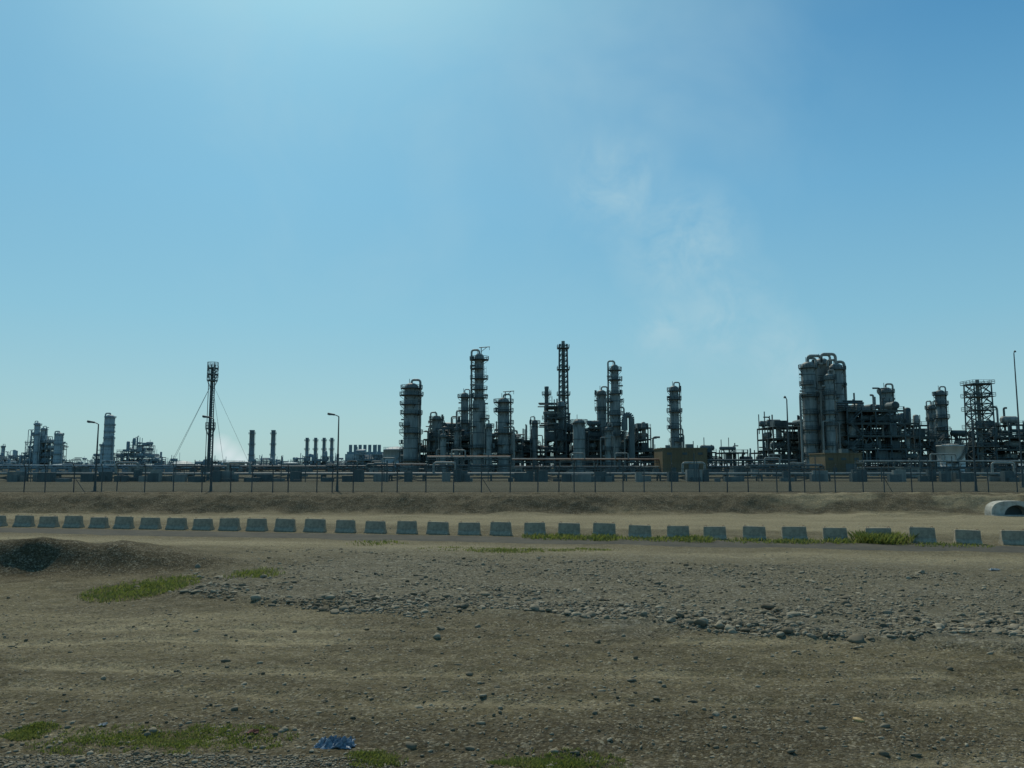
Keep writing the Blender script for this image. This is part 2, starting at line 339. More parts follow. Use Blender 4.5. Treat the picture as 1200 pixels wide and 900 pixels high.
gpatch('grass_patch',190,868,160,18,21000,.04,.009,clump=2.2,thr=.49); gpatch('grass_patch',35,858,34,8,2600,.05,.01,thr=.43)
gpatch('grass_patch',440,890,38,10,2800,.05,.009,clump=2.2,thr=.47); gpatch('grass_patch',655,889,85,13,9000,.045,.009,clump=2.2,thr=.48)
gpatch('grass_patch',600,645,130,3,4500,.08,.03,clump=.5,thr=.47)
for (u,v,ru,n,h) in ((655,631,45,1500,.25),(705,632,28,900,.28),(770,633,40,700,.2),(815,634,25,800,.28),(880,635,40,700,.2),(935,636,30,800,.22),(1035,636,34,2500,.55),(985,636,20,500,.28),(1100,640,60,600,.18),(440,637,40,250,.15)):
    gpatch('weeds',u,v,ru,3.0,n,h,.04,thr=.4,ang=-.19)
# ------------------------------------------------------------------ litter
def crumple(name,u,v,sx,sy,hh,mat,seed):
    x,y=gp(u,v); n=26; vs=[];fs=[]; z0=float(height(x,y))
    for i in range(n):
        for j in range(n):
            a=(i/(n-1)-.5);c=(j/(n-1)-.5); e=fbm(np.array([i*.45+seed]),np.array([j*.45]),4)[0]; k=fbm(np.array([i*.25+seed+40]),np.array([j*.25]),2)[0]
            X0=x+a*sx*(.7+.6*k)+(e-.5)*.12; Y0=y+c*sy*(.6+.8*k)
            vs.append((X0,Y0,z0+.02+hh*max(0,(e*1.9-.6))*(1-(2*max(abs(a),abs(c)))**4)))
    for i in range(n-1):
        for j in range(n-1): o=i*n+j; fs.append((o,o+n,o+n+1,o+1))
    mb=MB(); mb.add(vs,fs,0); mb.build(name,[mat])
M_blue=paint('blue_plastic',(.19,.25,.30),(.05,.09,.14),scale=7,rough=.5,streak=False); M_red=paint('red_plastic',(.25,.09,.06),scale=5,streak=False)
crumple('blue_plastic_sheet',392,874,.58,.34,.15,M_blue,3); crumple('plastic_litter',297,863,.16,.1,.05,M_red,9)
M_pale=paint('pale_plastic',(.45,.45,.43),scale=5,streak=False); crumple('plastic_litter',1165,668,.4,.2,.1,M_pale,5); crumple('plastic_litter',120,853,.1,.1,.04,M_pale,15)
# ------------------------------------------------------------------ culvert
mb=MB(); cx,cy=bx(1190,66,0),66.0; zb=float(height(cx,cy))-.05
outer=[];inner=[]; n=24
for i in range(n+1):
    a=math.pi*i/n; c,s_=math.cos(a),math.sin(a)
    outer.append((-2.0*math.copysign(abs(c)**.6,c),1.3*abs(s_)**.6)); inner.append((-1.05*c+.15,.1+.85*s_))
vs=[]
for yy in (0,1.0):
    for a,z in outer: vs.append((cx+a,cy+yy,zb+z))
    for a,z in inner: vs.append((cx+a,cy+yy,zb+z))
h=n+1; fs=[]
for i in range(n):
    fs+=[(i,i+1,h+i+1,h+i),(2*h+i+1,2*h+i,3*h+i,3*h+i+1),(i+1,i,2*h+i,2*h+i+1),(h+i,h+i+1,3*h+i+1,3*h+i)]
mb.add(vs,fs,0); mb.box(cx,cy+.95,zb,3.3,.1,1.05,1); mb.box(cx-.05,cy-.25,zb-.05,4.2,.5,.2,0)  # dark plate closes the back, standing in for the unlit bore
M_culv=paint('whitewashed_concrete',(.42,.41,.35),(.26,.25,.21),scale=.8,rough=.85,streak=False); mb.build('concrete_culvert',[M_culv,M_dark])
# ------------------------------------------------------------------ perimeter fence
mb=MB(); yf=81.5; x=-99.0; k=0
def zf(x,y=yf): return float(height(x,y))
M_link,nt,b=newmat('chain_link_mesh'); b.inputs['Base Color'].default_value=(.10,.13,.125,1); b.inputs['Alpha'].default_value=.22; b.inputs['Specular IOR Level'].default_value=.1
prev=None
while x<125:
    z=zf(x); lean=random.uniform(-.04,.04); top=random.uniform(-.06,.06)
    mb.tube((x,yf,z-.2),(x+lean,yf,z+2.5+top),.06,n=6,m=0)
    mb.tube((x+lean,yf,z+2.5+top),(x+lean,yf-.35,z+2.95+top),.045,n=5,m=0)
    if prev:
        px_,pz=prev
        for hh in (.1,1.25,2.45): mb.tube((px_,yf,pz+hh),(x,yf,z+hh),.018 if hh!=2.45 else .03,n=4,m=0)
        for q in (.1,.55,1.0): mb.tube((px_,yf-.35*q,pz+2.5+.42*q),(x,yf-.35*q,z+2.5+.42*q),.015,n=4,m=0)
        mb.add([(px_,yf+.03,pz+.05),(x,yf+.03,z+.05),(x,yf+.03,z+2.45),(px_,yf+.03,pz+2.45)],[(0,1,2,3)],1)
    if k%17==4: mb.tube((x,yf,z+1.6),(x+1.0,yf+.3,z),.035,n=5,m=0)
    prev=(x,z); x+=random.choice((1.6,2.2,2.9,2.9,3.0)); k+=1
mb.build('perimeter_fence',[M_pole,M_link])
# ------------------------------------------------------------------ lamps
def lamp(u,vtop,D,arm=-1,al=.9,name='street_lamp'):
    x=bx(u,D); z0=float(height(x,D)); H=hz(vtop,D); mb=MB()
    mb.tube((x,D,z0-.1),(x,D,z0+.6),.16,.15,n=10); mb.tube((x,D,z0+.6),(x,D,H),.12,.06,n=10)
    mb.box(x,D,z0-.05,.5,.5,.12,0)
    mb.pipe([(x,D,H-.3),(x,D,H),(x+arm*al*.6,D,H+.22)],.05,n=6)
    a=x+arm*al*.95; mb.tube((x+arm*al*.5,D,H+.18),(x+arm*al*1.35,D,H+.3),.1,.13,n=8); mb.box(a,D,H+.13,.5*min(1,al+.2),.28,.08,1)
    mb.box(x,D-.14,z0+1.0,.12,.08,.35,0)
    mb.build(name,[M_pole,M_mid],(x,D,z0))
lamp(111,497,84); lamp(247,491,84,-1); lamp(395,488,84); lamp(926,468,84,-1,.2); lamp(1144,462,84,-1,.5); lamp(1199,414,100,1,.15)
# ------------------------------------------------------------------ guyed mast
D=150; x=bx(244,D); z0=PLAT; H=hz(427,D); mb=MB()
for k in range(3):
    a=2.1*k+.5; mb.tube((x+.5*math.cos(a),D+.5*math.sin(a),z0),(x+.42*math.cos(a),D+.42*math.sin(a),H),.1,n=6)
zc=z0
while zc<H-1:
    for k in range(3):
        a=2.1*k+.5;b_=2.1*(k+1)+.5; mb.tube((x+.46*math.cos(a),D+.46*math.sin(a),zc),(x+.46*math.cos(b_),D+.46*math.sin(b_),zc+.9),.05,n=4)
    zc+=.9
mb.tube((x,D,z0),(x,D,H-.5),.22,n=8,m=1); mb.tube((x-.7,D,z0),(x-.7,D,H-3),.07,n=5)
for zz in (H-.9,H-2.1,H-3.3): mb.ring(x,D,zz,.3,1.0,rail=True,m=1,t=.04)
for zz in (H-1.2,H-2.6):
    for k in range(5):
        a=k*1.257+.3; mb.box(x+1.0*math.cos(a),D+1.0*math.sin(a),zz,.25,.16,.9,2,a+1.57)
mb.tube((x+.3,D,H-.5),(x+.3,D,H+.5),.05,n=5); mb.ring(x,D,z0+9.8,.3,.9,m=0,t=.05)
for sx,sy in ((-10.2,3),(8,4),(-5,-8),(6,-7)):
    mb.tube((x,D,H-3.6),(x+sx,D+sy,z0),.028,n=4,m=1); mb.box(x+sx,D+sy,z0-.1,.8,.8,.5,3)
mb.build('guyed_mast',[M_dark,M_mid,M_ves,M_conc],(x,D,z0))
# ------------------------------------------------------------------ process plant
def column(u,vtop,w,D,plat=None,seed=0,name='distillation_column',base=PLAT,mats=SET,arm=False,neck=.0,m=2,overpipe=True,wide=1.5):
    rr=random.Random(seed+int(u)); mb=MB(); x=bx(u,D); H=hz(vtop,D); R_=w*D/F*.40; h=H-base
    if neck>0:
        zn=base+h*(1-neck); prof=[(R_*1.15,base),(R_*1.15,base+2),(R_,base+3),(R_,zn),(R_*.72,zn+R_),(R_*.72,H-R_*.5),(R_*.5,H-R_*.15),(R_*.12,H)]
    else: prof=[(R_*1.15,base),(R_*1.15,base+2),(R_,base+3),(R_,H-R_*.7),(R_*.85,H-R_*.3),(R_*.5,H-R_*.06),(R_*.12,H)]
    mb.lathe(x,D,prof,n=20,m=m)
    z=base+5
    while z<H-R_*2:
        mb.lathe(x,D,[(R_*1.0,z),(R_*1.05,z+.05),(R_*1.05,z+.3),(R_*1.0,z+.35)] if not(neck>0 and z>base+h*(1-neck)) else [(R_*.74,z),(R_*.78,z+.1),(R_*.74,z+.3)],n=16,m=1); z+=rr.uniform(3,5)
    np_=plat if plat is not None else max(3,int(h/5.5)); last=None
    for i in range(np_):
        z=base+h*(.16+.80*i/max(1,np_-1))-.8+rr.uniform(-.8,.8)*(i<np_-1)
        rin=R_*(.72 if neck>0 and z>base+h*(1-neck) else 1.0); ro=rin+max(.8,R_*(wide-1))*rr.uniform(.8,1.15)
        full=rr.random()<.35 or i==np_-1; a0=rr.uniform(0,6.28)
        mb.ring(x,D,z,rin*.98,ro,0 if full else a0,2*math.pi if full else a0+rr.uniform(2.4,4.6),m=0,t=.1)
        if last is not None:
            s_=1 if i%2 else -1; mb.ladder(x+s_*(rin+.25),D-.3,last,z+1.1,s_,m=0)
        last=z
        if rr.random()<.7: mb.tube((x,D,z-2),(x+rr.choice((-1,1))*(R_+.9),D-.4,z-2),.3,n=8,m=3)
        if rr.random()<.5: mb.box(x+rr.choice((-1,1))*(rin+.5),D-.6,z+.2,.7,.7,rr.uniform(.8,1.8),rr.choice((0,1)))
    if overpipe:
        for k in range(rr.choice((1,2,2,3))):
            s_=rr.choice((-1,1)); xo=x+s_*(R_*1.0+.45+.6*k); rp=max(.2,R_*.16); zt=H+1.2 if k==0 else base+h*rr.uniform(.5,.8)
            yb=D-R_*.5*min(k,2)
            mb.pipe([(x,yb,H-.5 if k==0 else zt),(x,yb,zt),(xo,yb,zt),(xo,yb,base+1)],rp,n=8,m=3)
    if arm:
        mb.tube((x+R_*.3,D,H-.5),(x+R_*.3,D,H+2.2),.16,n=6,m=0); mb.tube((x+R_*.3-.8,D,H+2.1),(x+R_*.3+3.2,D,H+2.4),.15,n=6,m=0); mb.tube((x+R_*.3,D,H+.6),(x+R_*.3+2,D,H+2.2),.1,n=5,m=0)
        mb.tube((x+R_*.3+3,D,H+2.3),(x+R_*.3+3,D,H+1.2),.08,n=5,m=0)
    mb.tube((x-R_*.3,D,H-.3),(x-R_*.3,D,H+1.6),.1,n=5,m=0)
    return mb.build(name,mats,(x,D,base))
def stack(u,vtop,w,D,name='chimney',mats=SET,m=2,flare=False,base=PLAT):
    mb=MB(); x=bx(u,D); H=hz(vtop,D); R_=w*D/F*.42; h=H-base
    mb.lathe(x,D,[(R_*1.5,base),(R_*1.1,base+h*.25),(R_,base+h*.4),(R_*.92,H-1),(R_*1.02,H-.9),(R_*1.02,H),(R_*.8,H),(R_*.8,H-.8)],n=18,m=m)
    for k in (.35,.62,.9): mb.ring(x,D,base+h*k,R_,R_+1.0,m=0)
    mb.ladder(x+R_+.25,D,base,H-1,1,m=0)
    return mb.build(name,mats,(x,D,base))
def lattice(u,vtop,w0,w1,D,name='lattice_tower',secs=14,mats=SET,base=PLAT,platforms=(),core=0.0,t=.16):
    mb=MB(); x=bx(u,D); H=hz(vtop,D); a=w0*D/F/2; b_=w1*D/F/2
    P=lambda k,s:(x+s[0]*(a+(b_-a)*k),D+s[1]*(a+(b_-a)*k),base+(H-base)*k)
    C=((-1,-1),(1,-1),(1,1),(-1,1))
    for c_ in C: mb.tube(P(0,c_),P(1,c_),t,n=6)
    for i in range(secs):
        k0,k1=i/secs,(i+1)/secs
        for j in range(4):
            p,q_=C[j],C[(j+1)%4]; mb.tube(P(k1,p),P(k1,q_),t*.7,n=4); mb.tube(P(k0,p),P(k1,q_),t*.6,n=4); mb.tube(P(k0,q_),P(k1,p),t*.6,n=4)
    for k in platforms:
        r_=(a+(b_-a)*k)+.8; z=base+(H-base)*k; mb.box(x,D,z,2*r_,2*r_,.2,1)
        for s0,s1 in ((0,1),(1,2),(2,3),(3,0)): mb.rail((x+C[s0][0]*r_,D+C[s0][1]*r_,z+.2),(x+C[s1][0]*r_,D+C[s1][1]*r_,z+.2),m=0)
    if core: mb.tube((x,D,base),(x,D,H+1.5),core,n=12,m=2)
    mb.ladder(x,D,base,H,1,m=0)
    return mb.build(name,mats,(x,D,base))
def structure(u0,u1,vtops,D,depth=16,seed=0,name='process_structure',mats=SET,lv=4.2,dens=.97,base=PLAT,full=False):
    rr=random.Random(seed); mb=MB(); x0,x1=bx(u0,D),bx(u1,D); nb=max(2,int(round((x1-x0)/4.8))); bw=(x1-x0)/nb; nr=max(2,int(depth/5.2)); bd=depth/nr
    tops=[]
    for i in range(nb):
        f=(i+.5)/nb*(len(vtops)-1); j=min(int(f),len(vtops)-2); v=vtops[j]+(vtops[j+1]-vtops[j])*(f-j); tops.append(max(1,int(round((hz(v,D)-base)/lv+rr.uniform(-.7,.6)))))
    def T(i): return max(tops[max(0,i-1)],tops[min(nb-1,i)])
    for r_ in range(nr+1):
        y=D+r_*bd
        for i in range(nb+1):
            x=x0+i*bw; tz=base+T(i)*lv; mb.tube((x,y,base),(x,y,tz+(1.2 if rr.random()<.3 else 0)),.26,n=4,m=0)
        for i in range(nb):
            for l in range(1,tops[i]+1):
                z=base+l*lv; mb.box(x0+(i+.5)*bw,y,z-.45,bw-.3,.28,.45,0)
                if rr.random()<.4 and r_<2:
                    if rr.random()<.5: mb.tube((x0+i*bw,y,z-lv),(x0+(i+.5)*bw,y,z-.3),.12,n=4); mb.tube((x0+(i+1)*bw,y,z-lv),(x0+(i+.5)*bw,y,z-.3),.12,n=4)
                    else: mb.tube((x0+i*bw,y,z-lv),(x0+(i+1)*bw,y,z-.3),.12,n=4)
    for i in range(nb):
        for l in range(1,tops[i]+1):
            z=base+l*lv
            if rr.random()<.85:
                mb.box(x0+(i+.5)*bw,D+depth/2,z+.003,bw-.05,depth+.8,.14,1 if rr.random()<.4 else 0)
            if rr.random()<.85: mb.rail((x0+i*bw,D-.4,z+.1),(x0+(i+1)*bw,D-.4,z+.1),m=0,t=.09)
        for r_ in range(nr):
            for l in range(0,tops[i]+1):
                if rr.random()>dens: continue
                x=x0+(i+.5)*bw+rr.uniform(-.5,.5); y=D+(r_+.5)*bd; z=base+l*lv+.15; ch=rr.random(); top=(l==tops[i])
                if top and rr.random()<.4: continue
                if ch<.22: mb.hvessel(x,y,z+1.7,bw*rr.uniform(.7,1.3),rr.uniform(.7,1.45),0,rr.choice((2,0,3,1,1)))
                elif ch<.34: mb.hvessel(x,y,z+1.6,bd*.8,rr.uniform(.7,1.4),1,rr.choice((2,0,1)))
                elif ch<.5:
                    R_=rr.uniform(.6,1.5); hh=lv*rr.uniform(.7,1.7); mb.lathe(x,y,[(R_,z),(R_,z+hh-R_*.5),(R_*.7,z+hh-R_*.15),(.1,z+hh)],n=12,m=rr.choice((2,0,1,3)))
                elif ch<.68:
                    mb.box(x,y,z,rr.uniform(2.0,bw*.95),rr.uniform(1.5,bd*.8),rr.uniform(1.4,lv*.85)*(.6 if top else 1),rr.choice((0,1,1,0,0,1) if l else (0,1,0)))
                elif ch<.85:
                    for k in range(rr.randint(3,5)):
                        zz=z+.5+k*.65; yy=y+rr.uniform(-2,2); mb.tube((x0+i*bw-rr.uniform(0,3),yy,zz),(x0+(i+1)*bw+rr.uniform(0,3),yy,zz),rr.uniform(.16,.36),n=7,m=rr.choice((3,1,0,2,0,0)))
                else:
                    for k in range(rr.randint(2,5)):
                        xx=x+rr.uniform(-2,2); yy=y+rr.uniform(-2,1); zt=z+lv*rr.uniform(.8,1.9); mb.pipe([(xx,yy,z-lv*.4),(xx,yy,zt),(xx+rr.uniform(-3,3),yy,zt)],rr.uniform(.15,.4),n=7,m=rr.choice((3,1,2,0,0)))
    for si in range(max(1,nb//6)):
        i=rr.randrange(nb)
        for l in range(tops[i]):
            z=base+l*lv; a=x0+i*bw+.3; b_=x0+(i+1)*bw-.3
            if l%2: a,b_=b_,a
            for yy in (D-1.6,D-.7): mb.tube((a,yy,z),(b_,yy,z+lv),.16,n=4,m=0); mb.tube((a,yy,z+1),(b_,yy,z+lv+1),.07,n=4,m=0)
            mb.box(b_,D-1.1,z+lv-.15,1.4,1.4,.12,1)
    for k in range(nb*2):
        i=rr.randrange(nb); x=x0+(i+rr.random())*bw; y=D+rr.uniform(1,depth-1); z=base+tops[i]*lv; mb.tube((x,y,z-2),(x,y,z+rr.uniform(1.5,7)),rr.uniform(.1,.35),n=6,m=rr.choice((0,1,2)))
    return mb.build(name,mats,((x0+x1)/2,D,base))
def rack(u0,u1,vtop,D,seed=0,name='pipe_rack',mats=SET,base=PLAT,wd=6,slope=0.0):
    rr=random.Random(seed); mb=MB(); x0,x1=bx(u0,D),bx(u1,D); H=hz(vtop,D)-base; n=max(2,int((x1-x0)/6)); lv=1 if H<2.2 else (2 if H<7 else 3)
    for i in range(n+1):
        x=x0+(x1-x0)*i/n
        for yy in (D,D+wd): mb.tube((x,yy,base),(x,yy,base+H),.18,n=4,m=0)
        for l in range(lv): mb.box(x,D+wd/2,base+H*(l+1)/lv-.45,.3,wd,.35,0)
        if i<n and i%4==1: mb.tube((x,D,base),(x+(x1-x0)/n,D,base+H),.1,n=4); mb.tube((x+(x1-x0)/n,D,base),(x,D,base+H),.1,n=4)
    for l in range(lv):
        z=base+H*(l+1)/lv-.1
        for yy in (D-.02,D+wd+.02): mb.box((x0+x1)/2,yy,z-.65,x1-x0,.16,.22,0)
        yy=D+.5
        while yy<D+wd-.3:
            r_=rr.uniform(.12,.36); a=x0+rr.random()*(x1-x0)*.3*(rr.random()<.4); b_=x1-rr.random()*(x1-x0)*.3*(rr.random()<.4)
            mb.tube((a,yy,z+r_),(b_,yy,z+r_),r_,n=8,m=rr.choice((3,2,1,1,4,0,0))); yy+=r_*2+.2
        for k in range(int((x1-x0)/40)+1):
            xx=x0+rr.random()*(x1-x0-8); mb.pipe([(xx,D+1,z+.3),(xx,D+1,z+2.2),(xx+4,D+1,z+2.2),(xx+4,D+1,z+.3)],.22,m=3)
    for k in range(int((x1-x0)/2.0)):
        xx=x0+rr.random()*(x1-x0); mb.box(xx,D-rr.uniform(1,5),base-.05,rr.uniform(.6,2.8),rr.uniform(.6,1.5),rr.uniform(.4,2.2),rr.choice((0,1,0,0,2)))
        if k%3==0: xx=x0+rr.random()*(x1-x0); yy=D-rr.uniform(2,6); mb.tube((xx,yy,base),(xx,yy,base+rr.uniform(2.0,5)),rr.uniform(.06,.13),n=5,m=0)
    return mb.build(name,mats,((x0+x1)/2,D,base))
def tank(u0,u1,vtop,D,name='storage_tank',mats=SET,m=6,dome=.12,base=PLAT):
    mb=MB(); x=bx((u0+u1)/2,D); R_=(u1-u0)*D/F/2; H=hz(vtop,D)
    mb.lathe(x,D,[(R_*1.02,base),(R_*1.02,base+.3),(R_,base+.3),(R_,H-.3),(R_*1.015,H-.3),(R_*1.015,H),(R_*.95,H),(R_*.6,H+R_*dome*.7),(.2,H+R_*dome)],n=40,m=m)
    z=base
    for k in range(24):
        a=-2.6+k*.09; zz=base+(H-base)*k/24; mb.box(x+(R_+.45)*math.cos(a),D+(R_+.45)*math.sin(a),zz,.9,.9,.2,1,a)
        mb.tube((x+(R_+.85)*math.cos(a),D+(R_+.85)*math.sin(a),zz),(x+(R_+.85)*math.cos(a),D+(R_+.85)*math.sin(a),zz+1.2),.06,n=4,m=1)
    mb.ring(x,D,H,R_*.96,R_*.99+.02,m=1)
    return mb.build(name,mats,(x,D,base))
def shed(u0,u1,vtop,D,depth,name='control_building',m=5,mats=SET,base=PLAT):
    mb=MB(); x0,x1=bx(u0,D),bx(u1,D); H=hz(vtop,D); w=x1-x0; cx=(x0+x1)/2
    mb.box(cx,D+depth/2,base-.1,w,depth,H-base+.1,m); mb.box(cx,D+depth/2,H+.003,w+.4,depth+.4,.35,m)
    n=int(w/1.1)
    for i in range(n+1): mb.box(x0+w*i/n,D-.04,base+.5,.12,.08,H-base-.6,m)
    mb.box(cx,D-.08,base+(H-base)*.55,w,.1,.2,m)
    mb.box(x0+w*.25,D-.1,base,1.2,.12,2.3,0); mb.box(x0+w*.7,D-.1,base,3.2,.12,3.4,1)
    mb.box(cx+w*.2,D+depth*.4,H+.36,2,2,1.2,1); mb.box(cx-w*.3,D+depth*.4,H+.36,1.2,1.2,.9,1)
    for k in (.15,.5,.85): mb.box(x0+w*k,D-.09,H-1.8,1.4,.1,.7,0)
    return mb.build(name,mats,(cx,D,base))
# --- centre unit
column(481,449,22,285,9,1,wide=1.55); column(511,487,14,292,4,2); column(544,460,11,300,6,3,wide=1.8)
column(561,414,19,280,11,4,arm=True,neck=.42,wide=1.7); column(590,466,17,276,7,5,arm=True,wide=1.7)
column(627,492,9,300,3,6); column(519,508,9,275,3,18); column(573,496,9,272,3,19); column(535,500,8,284,3,81)
structure(496,612,[512,502,514,508,506,512,502,516],288,24,11)
structure(468,500,[534,526,532],296,14,12); structure(598,645,[528,518,528,522],300,20,13)
structure(640,664,[472,468,482],292,12,14,dens=.8); structure(656,698,[514,508,518],300,18,24)
lattice(661,404,12,9,310,'flare_derrick',24,core=.7,platforms=(.35,.6,.8,.97),t=.24)
stack(641,453,6,306,'chimney',m=1); column(679,491,18,278,2,8,name='reactor_vessel',overpipe=False,wide=1.2)
column(706,457,14,290,5,9,wide=1.4); column(722,427,16,282,9,10,neck=.3,wide=1.6); column(713,500,9,274,3,22)
structure(690,778,[508,500,512,506,510,524],286,22,15)
mb=MB(); D=280; x=bx(731,D); x2=bx(739,D); zt=hz(487,D)
pts=[(x,D-4,hz(505,D))]+[((x+x2)/2-(x2-x)/2*math.cos(a),D-4,zt-1.3+1.3*math.sin(a)) for a in np.linspace(0,math.pi,9)]+[(x2,D-4,PLAT+4)]
for a,b_ in zip(pts[:-1],pts[1:]): mb.tube(a,b_,1.05,n=14,m=1)
mb.build('transfer_duct',SET)
column(792,452,13,280,8,12,wide=1.7); shed(777,829,526,235,14)
rack(600,776,539,240,21); rack(430,498,545,235,22); rack(831,935,540,260,23,wd=8); rack(500,598,536,225,26,wd=5)
structure(835,905,[541,534,541,536],330,14,25,dens=.8); structure(770,840,[534,530,538],320,14,82,dens=.8)
rack(-60,1290,556,140,71,name='ground_pipe_track',wd=3)
# --- right unit
column(952,424,20,262,7,31,wide=1.22); column(968,420,22,268,7,32,wide=1.2); column(985,426,20,262,7,33,wide=1.22); column(976,438,13,256,6,34,wide=1.3)
mb=MB(); D=262
for (ua,ub,v) in ((952,968,417),(968,985,415),(985,995,424)):
    a,b_=bx(ua,D),bx(ub,D); z=hz(v,D); mb.pipe([(a,D,z-3),(a,D,z),(b_,D,z),(b_,D,z-(3 if ub<990 else 24))],.5,n=10,m=3)
mb.build('overhead_vapour_line',SET)
structure(908,947,[498,492,512,518],278,18,35); structure(938,1004,[496,506,494],275,18,36,dens=.9)
shed(968,1011,532,225,12,'pump_house')
structure(996,1080,[486,470,480,490,490,504],255,24,37); structure(1074,1108,[508,502,514],268,16,38)
column(1043,454,17,272,4,39,wide=1.4); column(1096,474,11,290,5,40,wide=1.6); column(1107,457,13,280,7,41,wide=1.7)
tank(1101,1130,522,240,m=6); lattice(1152,450,22,20,262,'lattice_tower',9,platforms=(.3,.5,.7,.85,.99),core=.6,t=.26)
structure(1126,1182,[524,516,524],275,20,42); structure(1168,1290,[504,500,516,510,498],265,20,43)
rack(1014,1290,541,215,27,wd=6); column(1232,470,14,280,6,44); column(1262,452,12,290,7,45)
rack(880,966,546,205,28,wd=4)
# --- left horizon (tank farm, power station, second plant)
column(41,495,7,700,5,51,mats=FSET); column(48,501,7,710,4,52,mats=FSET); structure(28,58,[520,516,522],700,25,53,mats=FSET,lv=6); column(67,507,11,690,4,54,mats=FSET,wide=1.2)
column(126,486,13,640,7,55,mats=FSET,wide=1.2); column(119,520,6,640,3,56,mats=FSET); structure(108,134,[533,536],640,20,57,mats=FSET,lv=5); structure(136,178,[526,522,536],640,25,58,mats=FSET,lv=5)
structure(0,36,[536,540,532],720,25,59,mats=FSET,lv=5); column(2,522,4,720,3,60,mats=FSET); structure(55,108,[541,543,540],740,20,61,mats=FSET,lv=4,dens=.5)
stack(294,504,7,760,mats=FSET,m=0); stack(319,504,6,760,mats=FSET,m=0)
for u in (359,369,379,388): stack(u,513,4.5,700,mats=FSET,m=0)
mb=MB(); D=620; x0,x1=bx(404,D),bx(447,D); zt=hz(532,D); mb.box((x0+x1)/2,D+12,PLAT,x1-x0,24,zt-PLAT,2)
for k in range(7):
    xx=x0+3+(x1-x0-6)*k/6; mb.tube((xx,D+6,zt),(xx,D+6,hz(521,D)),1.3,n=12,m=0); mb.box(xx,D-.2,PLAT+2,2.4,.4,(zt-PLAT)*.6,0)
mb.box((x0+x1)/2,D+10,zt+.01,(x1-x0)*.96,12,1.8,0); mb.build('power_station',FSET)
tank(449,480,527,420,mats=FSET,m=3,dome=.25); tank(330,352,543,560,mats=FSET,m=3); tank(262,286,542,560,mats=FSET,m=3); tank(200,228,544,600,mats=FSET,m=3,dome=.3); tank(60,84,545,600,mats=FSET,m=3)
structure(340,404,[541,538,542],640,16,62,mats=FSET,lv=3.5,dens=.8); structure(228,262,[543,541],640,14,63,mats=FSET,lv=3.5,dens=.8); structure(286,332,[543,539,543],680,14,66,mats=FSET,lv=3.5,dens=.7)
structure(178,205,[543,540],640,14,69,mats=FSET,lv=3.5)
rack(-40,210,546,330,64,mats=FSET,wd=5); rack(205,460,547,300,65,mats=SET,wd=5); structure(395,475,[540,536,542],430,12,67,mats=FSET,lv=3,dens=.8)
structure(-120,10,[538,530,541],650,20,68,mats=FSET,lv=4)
for i,(u0,u1,v,D) in enumerate(((340,356,550,200),(150,172,551,260),(84,96,550,240),(598,612,549,190),(860,880,550,210),(1060,1078,548,180))):
    mb=MB(); x0,x1=bx(u0,D),bx(u1,D); H=hz(v,D); H=max(H,PLAT+2.4); cx=(x0+x1)/2; w=x1-x0
    mb.box(cx,D+2,PLAT-.05,w,4,H-PLAT,2 if i%2 else 1); mb.box(cx,D+2,H-.047,w+.3,4.3,.15,1)
    mb.box(cx-w*.25,D-.03,PLAT,.9,.06,2.0,0); mb.box(cx+w*.2,D-.03,PLAT+1,1.1,.06,.8,0); mb.build('site_cabin',SET)
mb=MB(); vs=[];fs=[]; n=300
for i in range(n+1):
    x=-3500+7000*i/n; hh=5+10*fbm(np.array([i*.15]),np.array([2.0]),4)[0]; vs+=[(x,3600,0),(x,3640,hh+2),(x,3900,0)]
for i in range(n):
    o=3*i; fs+=[(o,o+3,o+4,o+1),(o+1,o+4,o+5,o+2)]
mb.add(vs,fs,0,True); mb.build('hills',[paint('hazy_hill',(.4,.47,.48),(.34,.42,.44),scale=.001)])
# ------------------------------------------------------------------ sky + sun
EL=math.radians(50); AZ=math.radians(-17)
sd=Vector((math.sin(AZ)*math.cos(EL),math.cos(AZ)*math.cos(EL),math.sin(EL)))
w=bpy.data.worlds.new('World'); scene.world=w; w.use_nodes=True; nt=w.node_tree; L=nt.links; bg=nt.nodes['Background']
STR=.085
sky=N(nt,'ShaderNodeTexSky'); sky.sky_type='NISHITA'; sky.sun_disc=False; sky.sun_elevation=EL; sky.sun_rotation=AZ; sky.air_density=1.0; sky.dust_density=.8; sky.ozone_density=3.0; sky.altitude=0
tc=N(nt,'ShaderNodeTexCoord'); sx=N(nt,'ShaderNodeSeparateXYZ'); L.new(tc.outputs['Generated'],sx.inputs[0])
cr=nt.nodes.new('ShaderNodeValToRGB'); L.new(sx.outputs['Z'],cr.inputs[0]); e=cr.color_ramp
def srgb(r,g,b): return tuple(((x/255)/12.92 if x/255<.04045 else ((x/255+.055)/1.055)**2.4) for x in (r,g,b))+(1,)
stops=[(0,(168,203,206)),(.06,(160,200,208)),(.18,(134,190,212)),(.33,(106,171,208)),(.48,(72,142,190)),(.7,(54,112,158)),(1,(48,96,138))]
e.elements[0].position=0; e.elements[0].color=srgb(*stops[0][1]); e.elements[1].position=1; e.elements[1].color=srgb(*stops[-1][1])
for p_,c_ in stops[1:-1]:
    q_=e.elements.new(p_); q_.color=srgb(*c_)
sc=mixrgb(nt,cr.outputs[0],(1/STR,)*3,1.0,'MULTIPLY')
c=mixrgb(nt,sky.outputs[0],(.75,1.0,1.0),1.0,'MULTIPLY')
c=mixrgb(nt,c,sc,.82)
vm=N(nt,'ShaderNodeVectorMath',operation='DISTANCE'); L.new(tc.outputs['Generated'],vm.inputs[0]); vm.inputs[1].default_value=sd
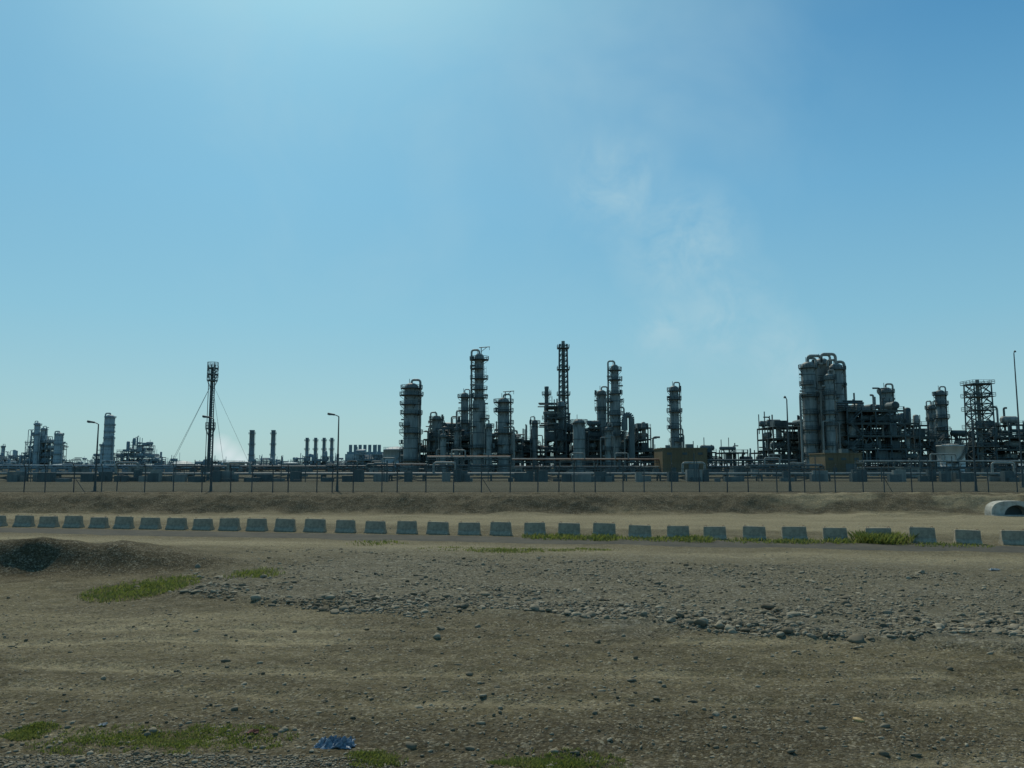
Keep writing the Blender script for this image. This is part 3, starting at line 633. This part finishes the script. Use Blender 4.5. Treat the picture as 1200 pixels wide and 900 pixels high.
m1=N(nt,'ShaderNodeMath',operation='MULTIPLY'); L.new(vm.outputs['Value'],m1.inputs[0]); m1.inputs[1].default_value=1/.38
m2=N(nt,'ShaderNodeMath',operation='POWER'); L.new(m1.outputs[0],m2.inputs[0]); m2.inputs[1].default_value=2
m3=N(nt,'ShaderNodeMath',operation='MULTIPLY'); L.new(m2.outputs[0],m3.inputs[0]); m3.inputs[1].default_value=-1
m4=N(nt,'ShaderNodeMath',operation='EXPONENT'); L.new(m3.outputs[0],m4.inputs[0])
c=mixrgb(nt,c,(.46/STR,.70/STR,.54/STR),m4.outputs[0],'ADD')
def wn(scale,d):
    n=N(nt,'ShaderNodeTexNoise',Scale=scale,Detail=d,Roughness=.6,Distortion=.4); L.new(tc.outputs['Generated'],n.inputs['Vector']); return n.outputs[0]
n5=wn(5.0,4.0); n16=wn(16.0,4.0)
def mask(u,v,rad):
    a=(u-600)/F; d=Vector((a,math.cos(PITCH)-((450-v)/F)*math.sin(PITCH),math.sin(PITCH)+((450-v)/F)*math.cos(PITCH))).normalized()
    vm=N(nt,'ShaderNodeVectorMath',operation='DISTANCE'); L.new(tc.outputs['Generated'],vm.inputs[0]); vm.inputs[1].default_value=d
    return ramp(nt,vm.outputs['Value'],rad*.1,rad,1,0)
def union(lst):
    o=lst[0]
    for q in lst[1:]:
        n=N(nt,'ShaderNodeMath',operation='MAXIMUM'); L.new(o,n.inputs[0]); L.new(q,n.inputs[1]); o=n.outputs[0]
    return o
def wisps(inp,msk,noise,lo,hi,amt,col):
    mm=N(nt,'ShaderNodeMath',operation='MULTIPLY'); L.new(msk,mm.inputs[0]); L.new(ramp(nt,noise,lo,hi,0,amt),mm.inputs[1]); return mixrgb(nt,inp,col,mm.outputs[0])
WC=(.42/STR,.62/STR,.70/STR)
c=wisps(c,union([mask(740,130,.3),mask(420,60,.45)]),n5,.42,.75,.32,WC)
c=wisps(c,union([mask(850,370,.09),mask(778,382,.06),mask(905,405,.06),mask(928,432,.05),mask(720,215,.08),mask(800,290,.1)]),n16,.34,.62,.6,WC)
c=wisps(c,union([mask(258,524,.018),mask(268,533,.02),mask(280,541,.018)]),n16,.1,.3,1.0,(.62/STR,.74/STR,.76/STR))
L.new(c,bg.inputs['Color']); bg.inputs['Strength'].default_value=STR
ld=bpy.data.lights.new('sun','SUN'); ld.energy=3.2; ld.angle=math.radians(.5); ld.color=(1,.94,.8); lo=bpy.data.objects.new('sun',ld); lo.rotation_euler=(-sd).to_track_quat('-Z','Y').to_euler(); lo.location=(0,0,200); scene.collection.objects.link(lo)
# ------------------------------------------------------------------ camera
cd=bpy.data.cameras.new('camera'); cd.sensor_width=36; cd.lens=F/1200*36; cd.clip_end=20000; cd.clip_start=.1
co_=bpy.data.objects.new('camera',cd); co_.location=(0,0,CAMH); co_.rotation_euler=(math.pi/2+PITCH,0,0); scene.collection.objects.link(co_); scene.camera=co_
scene.view_settings.view_transform='Standard'; scene.view_settings.look='None'; scene.view_settings.exposure=0
